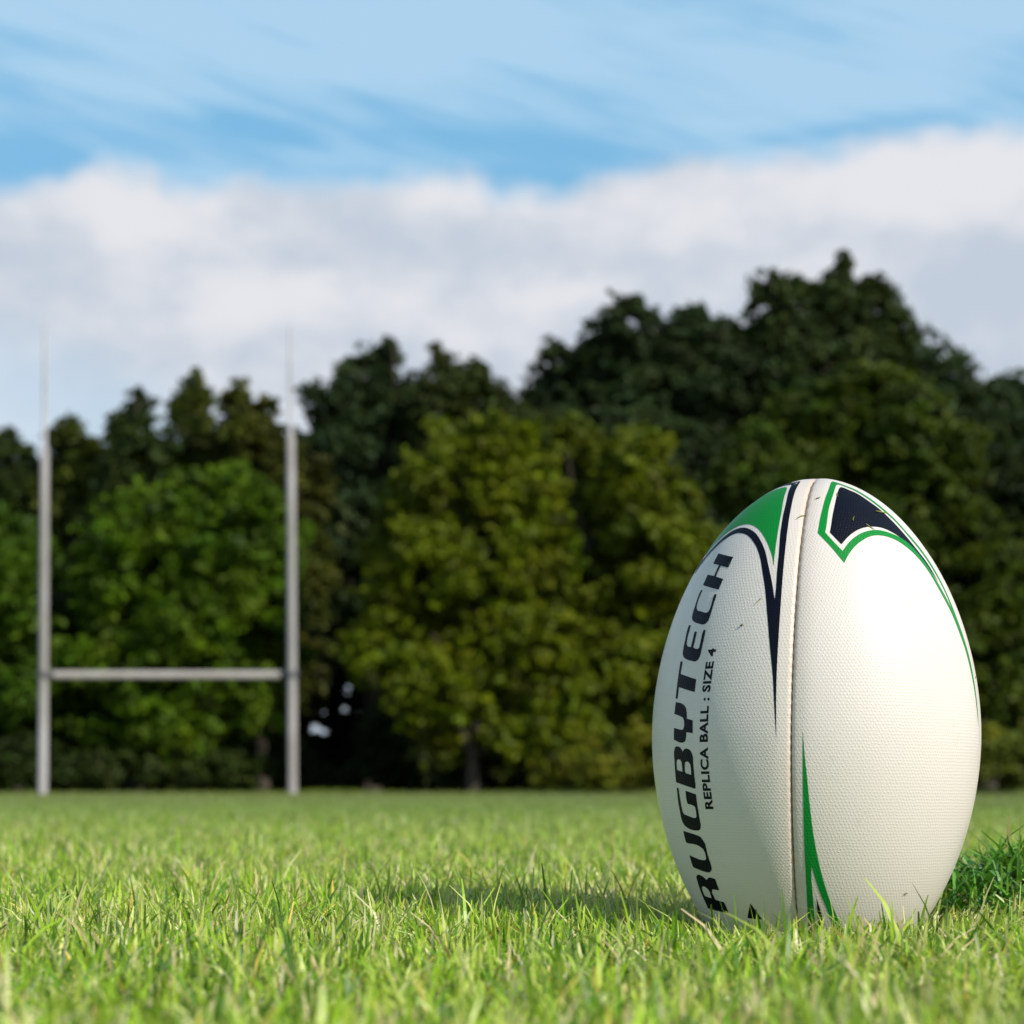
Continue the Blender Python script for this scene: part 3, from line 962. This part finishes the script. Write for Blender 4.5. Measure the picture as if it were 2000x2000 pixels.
# ---------------------------------------------------------------- trees
def leaf_cloud(centres, radii, per, size, tint, var=.25):
    """leaf-sized faces through a set of clumps; returns V, Q, tint"""
    n = len(centres)
    k = np.repeat(np.arange(n), per if np.isscalar(per) else np.asarray(per, int))
    m = len(k)
    d = rng.normal(size=(m, 3))
    d /= np.linalg.norm(d, axis=1)[:, None]
    rr = rng.random(m) ** .45
    # each spray is stretched and tilted its own way
    sx, sz = rng.uniform(.55, 1.6, n), rng.uniform(.30, .95, n)
    tl = rng.uniform(-.7, .7, n)
    p = d * (radii[k] * rr)[:, None] * np.stack([sx[k], np.ones(m), sz[k]], 1)
    p[:, 2] += p[:, 0] * tl[k]
    p = centres[k] + p
    nrm = d * .42 + np.array([0, 0, .45]) + rng.normal(size=(m, 3)) * .62
    nrm /= np.linalg.norm(nrm, axis=1)[:, None]
    t = np.cross(nrm, rng.normal(size=(m, 3)))
    t /= np.linalg.norm(t, axis=1)[:, None]
    b = np.cross(nrm, t)
    s = size * rng.uniform(.6, 1.4, m)[:, None]
    V = np.stack([p - t * s, p - b * s * .55 + nrm * s * .12, p + t * s, p + b * s * .55 + nrm * s * .12], 1).reshape(-1, 3)
    Q = np.arange(m * 4).reshape(m, 4)
    cv = (1 + rng.normal(0, var, (n, 1)))[k] * rng.uniform(.8, 1.2, (m, 1))
    hue = rng.normal(0, .08, (n, 1))[k]
    c = tint[None] * cv * np.concatenate([1 + hue, np.ones_like(hue), 1 - hue], 1)
    c = np.clip(c, .004, 1)
    return V, Q, np.repeat(c, 4, 0)


def tree(name, label, lobes, Y, tint, cat='tree', group='trees at the edge of the pitch', dens=1.15, clump=.55, leaf=.13, per=75, trunk_px=None, depth=1.0, spread=1.0, trunk_r=None, bottom=None):
    """lobes: (px, py, radius px) big masses of the crown, turned into real positions at distance Y"""
    L = []
    for px, py, r in lobes:
        r_m = r / FOC * Y
        L.append((np.array(at(px, py, Y)) + [0, rng.normal(0, .6) * depth * r_m, 0], r_m))
    cs, rs, pr = [], [], []
    for c, r in L:
        tall = np.array([.75, .8, 1.3]) if r / Y * FOC < 19 else np.ones(3)      # narrow tips
        # leafy sprays spread over the outside of each mass, with gaps between them
        n = max(14, int(dens * 8.5 * (r / clump) ** 1.7))
        d = rng.normal(size=(n, 3))
        d /= np.linalg.norm(d, axis=1)[:, None]
        cs.append(c + d * (r * rng.uniform(.40, 1.0, n) ** .6)[:, None] * np.array([1.05, .9 * depth, .95]) * spread * tall)
        q = min(clump * .88, .50 * r) * rng.uniform(.38, 1.0, n) ** .5 * rng.choice([.7, 1.0, 1.5], n)
        rs.append(q)
        pr.append(per * 2.0 * (q / clump) ** 1.7 + 6)
        # thin twigs sticking out beyond it
        n = max(8, int(26 * (r / .9)))
        d = rng.normal(size=(n, 3)) + [0, 0, .45]
        d /= np.linalg.norm(d, axis=1)[:, None]
        e = rng.uniform(.9, 1.25, n) + .25 * rng.random(n) ** 3
        cs.append(c + d * (r * e)[:, None] * np.array([1.0, .9 * depth, 1.05]) * spread * tall)
        rs.append(.14 + .32 * np.clip(1.5 - e, .1, 1) * rng.uniform(.4, 1.3, n))
        pr.append(np.full(n, per * .20))
    cs, rs, pr = np.concatenate(cs), np.concatenate(rs), np.concatenate(pr)
    # hollows: the sprays leave irregular gaps a metre or two across
    o = rng.uniform(0, 50, 3)
    q = cs * 1.9 + o
    hol = np.sin(q[:, 0] + 1.3 * np.sin(q[:, 2] * .7)) + np.sin(q[:, 2] * 1.25 + 1.1 * np.sin(q[:, 1] * .8 + q[:, 0] * .5)) + .7 * np.sin(q[:, 0] * 2.1 - q[:, 2] * 1.7)
    keep = (hol > -.75) | (rng.random(len(cs)) < .45)
    cs, rs, pr = cs[keep], rs[keep], pr[keep]
    gz = ground_z(cs[:, 0], cs[:, 1])
    ok = cs[:, 2] - rs * .5 > gz
    cs, rs, pr = cs[ok], rs[ok], pr[ok]
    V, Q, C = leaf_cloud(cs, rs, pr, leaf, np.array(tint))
    lo = min(c[2] - r for c, r in L)
    bx = (trunk_px - 1000) / FOC * Y if trunk_px is not None else float(np.mean([c[0] for c, r in L]))
    by = Y + .4
    base = np.array([bx, by, float(ground_z(bx, by)) - .1])
    root = empty(name, base, label=label, cat=cat, group=group)
    topc = max(L, key=lambda k: k[0][2])[0]
    H = topc[2] - base[2]
    tr = trunk_r or max(.05, H * .017)
    mb = MB()
    pts = [np.zeros(3)]
    for t in (.12, .3, .5, .7, .88, 1.0):
        pts.append((topc - base) * [t ** 1.5, t, t] * [1, 1, 1] + rng.normal(0, .02 * H, 3) * [1, 1, 0] * t)
    rad = [tr * 1.35, tr, tr * .85, tr * .68, tr * .45, tr * .26, tr * .1]
    mb.add(*tube(pts, rad, 10))
    for c, r in L:
        t = np.clip((c[2] - base[2]) / H - .28, .12, .8)
        i = min(int(np.searchsorted([0, .12, .3, .5, .7, .88, 1.0], t)), 5)
        s0 = pts[i]
        e = c - base
        midp = (s0 + e) / 2 + [0, 0, .12 * np.linalg.norm(e - s0)]
        k = rad[i] * .55
        mb.add(*tube([s0, midp, e], [k, k * .65, k * .2], 7))
    mb.build('trunk', M_BARK, root)
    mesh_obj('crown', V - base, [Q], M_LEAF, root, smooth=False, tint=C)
    return root


DARK = (.042, .068, .014)
DARK2 = (.037, .063, .019)
OLIVE = (.064, .088, .010)
GREENB = (.080, .148, .004)
YELG = (.122, .158, .003)
MID = (.060, .094, .007)

# back row
tree('pine_tree', 'dark spiky pine cut by the left edge of the picture', [(18, 868, 16), (15, 890, 38), (-30, 960, 70), (45, 960, 55), (0, 1080, 90), (-50, 1200, 110), (40, 1250, 100), (0, 1400, 110)], 70, DARK, clump=.55)
tree('pine_tree', 'dark pointed pine just right of the left goal post', [(137, 836, 13), (137, 858, 24), (182, 872, 14), (128, 900, 45), (160, 960, 65), (110, 990, 60), (190, 1040, 70), (130, 1100, 90), (170, 1230, 110), (120, 1380, 120)], 69, OLIVE, clump=.5)
tree('conifer_tree', 'dark green conifer with a leaning tip between the goal posts', [(272, 784, 14), (268, 806, 24), (225, 830, 16), (255, 850, 45), (290, 900, 60), (240, 950, 60), (280, 1010, 80), (260, 1150, 110), (270, 1320, 120)], 67, DARK, clump=.5)
tree('conifer_tree', 'conifer with a rounded narrow top rising highest between the goal posts', [(378, 752, 18), (383, 772, 26), (345, 800, 18), (377, 810, 34), (392, 870, 50), (420, 930, 70), (330, 950, 50), (400, 1010, 90), (400, 1150, 110), (400, 1320, 120)], 68, OLIVE, clump=.5)
tree('broadleaf_tree', 'olive green tree beside the right goal post with a ragged crown', [(466, 775, 18), (470, 800, 32), (520, 800, 20), (500, 845, 52), (450, 870, 55), (530, 905, 50), (560, 930, 55), (490, 960, 85), (560, 1010, 80), (520, 1130, 110), (520, 1290, 110)], 66, (.064, .074, .008), clump=.55)
tree('broadleaf_tree', 'tall dark tree directly right of the goal posts', [(762, 684, 14), (758, 712, 32), (725, 705, 24), (712, 750, 58), (775, 780, 55), (655, 790, 48), (690, 850, 85), (745, 890, 90), (650, 900, 60), (640, 990, 80), (720, 1020, 110), (690, 1140, 100), (760, 1180, 90), (800, 1300, 100)], 74, DARK2, trunk_px=725)
tree('broadleaf_tree', 'dark tree with a ragged top behind the yellow-green tree', [(852, 690, 12), (868, 706, 16), (872, 738, 32), (935, 730, 20), (915, 770, 48), (850, 800, 55), (960, 800, 50), (900, 850, 80), (990, 850, 60), (1040, 870, 60), (940, 950, 100), (880, 1100, 120), (980, 1150, 120)], 73, (.048, .068, .014))
tree('broadleaf_tree', 'dark broad tree with a small side crown on its left shoulder', [(1075, 690, 20), (1092, 708, 26), (1130, 706, 20), (1240, 598, 14), (1360, 622, 24), (1075, 745, 42), (1150, 720, 45), (1225, 645, 48), (1190, 690, 60), (1270, 680, 60), (1340, 690, 62), (1385, 670, 55), (1180, 780, 90), (1100, 820, 70), (1300, 790, 110), (1410, 780, 90), (1200, 900, 120), (1330, 930, 130), (1180, 1040, 120)], 76, DARK2, trunk_px=1250)
tree('broadleaf_tree', 'tallest tree of all with a dark crown above the ball', [(1645, 524, 16), (1640, 552, 26), (1690, 560, 18), (1530, 560, 20), (1625, 590, 42), (1705, 595, 42), (1560, 605, 46), (1500, 605, 42), (1740, 650, 50), (1650, 660, 85), (1550, 680, 80), (1490, 660, 50), (1740, 720, 75), (1800, 730, 55), (1600, 790, 130), (1480, 780, 90), (1740, 820, 110), (1560, 930, 140), (1700, 960, 140)], 78, DARK, trunk_px=1630)
tree('broadleaf_tree', 'dark green tree sloping down to the right edge of the picture', [(1840, 740, 55), (1910, 775, 55), (1980, 800, 60), (1870, 830, 90), (1960, 890, 100), (1840, 940, 110), (2040, 900, 100), (1930, 1030, 130), (2040, 1100, 140), (1880, 1200, 130), (2000, 1300, 140)], 72, DARK2)
tree('broadleaf_tree', 'shaded tree seen low between the two yellow-green trees and the ball', [(1450, 1120, 100), (1360, 1180, 90), (1420, 1280, 110), (1330, 1330, 90), (1480, 1300, 110), (1380, 1430, 90)], 70, DARK)
# front row
tree('broadleaf_tree', 'bright green tree cut by the left edge of the picture', [(10, 1060, 55), (60, 1110, 60), (-40, 1120, 80), (20, 1180, 90), (80, 1230, 70), (-50, 1270, 110), (40, 1320, 100), (100, 1380, 70), (0, 1440, 90)], 60, (.060, .118, .005), clump=.5)
tree('broadleaf_tree', 'bright green leafy tree filling the space between the goal posts', [(350, 975, 52), (430, 965, 52), (490, 985, 48), (285, 1010, 55), (400, 1040, 80), (230, 1060, 60), (510, 1060, 60), (310, 1100, 85), (440, 1130, 90), (205, 1150, 60), (530, 1160, 55), (260, 1200, 85), (370, 1230, 90), (480, 1250, 85), (210, 1290, 70), (300, 1340, 85), (420, 1370, 85), (500, 1370, 55), (230, 1420, 75), (350, 1450, 75)], 59, GREENB, clump=.5)
tree('broadleaf_tree', 'yellow-green tree standing in the middle of the tree line', [(900, 865, 46), (965, 870, 46), (1030, 880, 44), (860, 930, 60), (935, 940, 70), (1010, 960, 70), (810, 1000, 62), (890, 1030, 80), (985, 1060, 85), (770, 1090, 62), (850, 1120, 80), (960, 1160, 90), (1060, 1080, 70), (760, 1190, 55), (830, 1230, 85), (930, 1270, 90), (740, 1290, 60), (1030, 1250, 85), (850, 1340, 80), (1080, 1350, 80), (980, 1370, 80), (1000, 1450, 60), (870, 1440, 55), (1100, 1430, 60)], 57, YELG, clump=.5)
tree('broadleaf_tree', 'mid-green tree leaning against the middle yellow-green tree', [(1170, 880, 46), (1240, 905, 50), (1110, 870, 40), (1150, 960, 70), (1230, 985, 72), (1300, 980, 55), (1330, 1060, 60), (1170, 1060, 80), (1260, 1090, 80), (1140, 1170, 75), (1230, 1200, 85), (1310, 1180, 70), (1180, 1290, 80), (1270, 1310, 80), (1150, 1390, 65), (1230, 1400, 70)], 60, (.108, .140, .005), clump=.5)
tree('broadleaf_tree', 'olive tree behind the ball below the tallest tree', [(1560, 820, 52), (1630, 800, 50), (1700, 765, 50), (1770, 770, 48), (1500, 880, 60), (1590, 900, 80), (1690, 860, 80), (1790, 860, 75), (1850, 880, 55), (1450, 960, 60), (1530, 1000, 90), (1650, 1010, 110), (1770, 990, 100), (1860, 1000, 80), (1920, 1090, 80), (1800, 1140, 110), (1940, 1210, 80), (1880, 1290, 90), (1700, 1180, 120), (1960, 1350, 70)], 64, MID, clump=.52)
# low growth along the edge of the pitch
LOW = 'bushes along the edge of the pitch'
tree('bush', 'low olive bush in front of the trees beside the left of the ball', [(1180, 1470, 40), (1240, 1460, 45), (1290, 1480, 40), (1120, 1500, 32), (1070, 1515, 25), (1215, 1510, 40), (1170, 1515, 36)], 53.5, (.15, .17, .012), 'bush', LOW, clump=.32, leaf=.09, trunk_r=.03)
tree('bush', 'low bush at the right edge behind the ball', [(1930, 1470, 45), (1980, 1490, 40), (1890, 1500, 40), (2020, 1470, 50), (1850, 1500, 40)], 54, (.13, .16, .016), 'bush', LOW, clump=.32, leaf=.09, trunk_r=.03)
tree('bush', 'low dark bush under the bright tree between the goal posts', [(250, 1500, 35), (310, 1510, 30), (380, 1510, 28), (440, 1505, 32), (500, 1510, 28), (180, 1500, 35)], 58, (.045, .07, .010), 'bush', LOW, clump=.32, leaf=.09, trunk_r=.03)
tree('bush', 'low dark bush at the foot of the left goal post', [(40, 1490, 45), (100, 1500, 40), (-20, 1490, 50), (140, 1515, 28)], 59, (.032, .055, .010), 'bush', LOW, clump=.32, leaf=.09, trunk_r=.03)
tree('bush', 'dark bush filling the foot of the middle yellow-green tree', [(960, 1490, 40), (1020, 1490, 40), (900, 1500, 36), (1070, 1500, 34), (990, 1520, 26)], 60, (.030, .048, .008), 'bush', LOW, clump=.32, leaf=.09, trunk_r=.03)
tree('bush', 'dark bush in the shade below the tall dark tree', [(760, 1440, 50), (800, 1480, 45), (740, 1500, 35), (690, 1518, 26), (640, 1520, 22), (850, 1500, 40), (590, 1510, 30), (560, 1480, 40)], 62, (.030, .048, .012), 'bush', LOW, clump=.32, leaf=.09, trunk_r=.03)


# unmown fringe where the pitch meets the trees
n = 26000
x = rng.uniform(-22, 22, n)
y = 54.6 + rng.exponential(.9, n)
px = 1000 + x / y * FOC
lush = .35 + .65 * np.exp(-((px - 1170) / 130) ** 2) + .65 * np.exp(-((px - 1930) / 110) ** 2) + .3 * np.exp(-((px - 640) / 100) ** 2)
keep = (y < 60) & (rng.random(n) < lush)
x, y, lush = x[keep], y[keep], lush[keep]
n = len(x)
c = np.array([[.16, .24, .015], [.20, .27, .025], [.10, .17, .014], [.30, .30, .08]])[rng.choice(4, n, p=[.4, .3, .2, .1])] * rng.uniform(.8, 1.2, (n, 1))
V_, Q_, C_ = blades(np.stack([x, y, ground_z(x, y) - .01], 1), rng.uniform(.06, .24, n) * (.3 + .8 * lush), .022 * rng.uniform(.6, 1.4, n), rng.uniform(0, 6.28, n), np.abs(rng.normal(.35, .3, n)), c, 2, .2)
tag(mesh_obj('long_grass', V_, [Q_], M_GRASS, tint=C_, smooth=False), 'unmown fringe of longer grass where the pitch meets the trees', 'grass', kind='stuff')


# the wood behind them, one shaded mass
HOLES = [(625, 1194, 8, 8), (688, 1318, 8, 10), (676, 1350, 7, 7), (671, 1384, 7, 7), (614, 1424, 10, 8), (633, 1428, 9, 6), (668, 1414, 8, 8), (628, 1392, 7, 5), (667, 1490, 6, 15), (700, 1392, 6, 7)]


def wood():
    cs, rs = [], []
    for Y in (84.0, 92.0):
        n = 4200
        px = np.concatenate([rng.uniform(-450, 2450, n), rng.uniform(-2200, -450, n // 2), rng.uniform(2450, 4200, n // 2)])
        n = len(px)
        top = np.interp(px, [-450, 0, 130, 270, 400, 480, 560, 640, 760, 900, 1000, 1100, 1200, 1400, 1500, 1700, 1800, 2000, 2450], [930, 930, 900, 880, 850, 860, 900, 800, 760, 780, 800, 760, 700, 690, 640, 650, 730, 800, 850])
        out = np.clip(np.abs(px - 1000) - 1100, 0, 350) / 350       # beyond the trees in view the wood has its own uneven top
        top = top + out * (60 * np.sin(px / 130.0) + 45 * np.sin(px / 57.0 + 1) - 40)
        py = top + (1560 - top) * rng.random(n)
        r = rng.uniform(.5, 1.0, n)
        # a thicket of fine growth round the chinks of daylight
        m = 1500
        px = np.concatenate([px, rng.uniform(540, 780, m)])
        py = np.concatenate([py, rng.uniform(1160, 1540, m)])
        r = np.concatenate([r, rng.uniform(.16, .30, m)])
        yy = Y + rng.normal(0, 1.5, len(px)) * (r > .4)
        rp = r / Y * FOC
        ok = np.ones(len(px), bool)
        for hx, hy, hw, hh in HOLES:
            ok &= (((px - hx) / (hw + rp)) ** 2 + ((py - hy) / (hh + rp)) ** 2) > 1
        px, py, yy, r = px[ok], py[ok], yy[ok], r[ok]
        cs.append(np.stack([(px - 1000) / FOC * yy, yy, CAMZ + (HOR - py) / FOC * yy], 1))
        rs.append(r)
    cs, rs = np.concatenate(cs), np.concatenate(rs)
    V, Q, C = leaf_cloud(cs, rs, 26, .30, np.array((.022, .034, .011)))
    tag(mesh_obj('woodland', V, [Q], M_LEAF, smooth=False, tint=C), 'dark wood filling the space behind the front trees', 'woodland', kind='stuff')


wood()
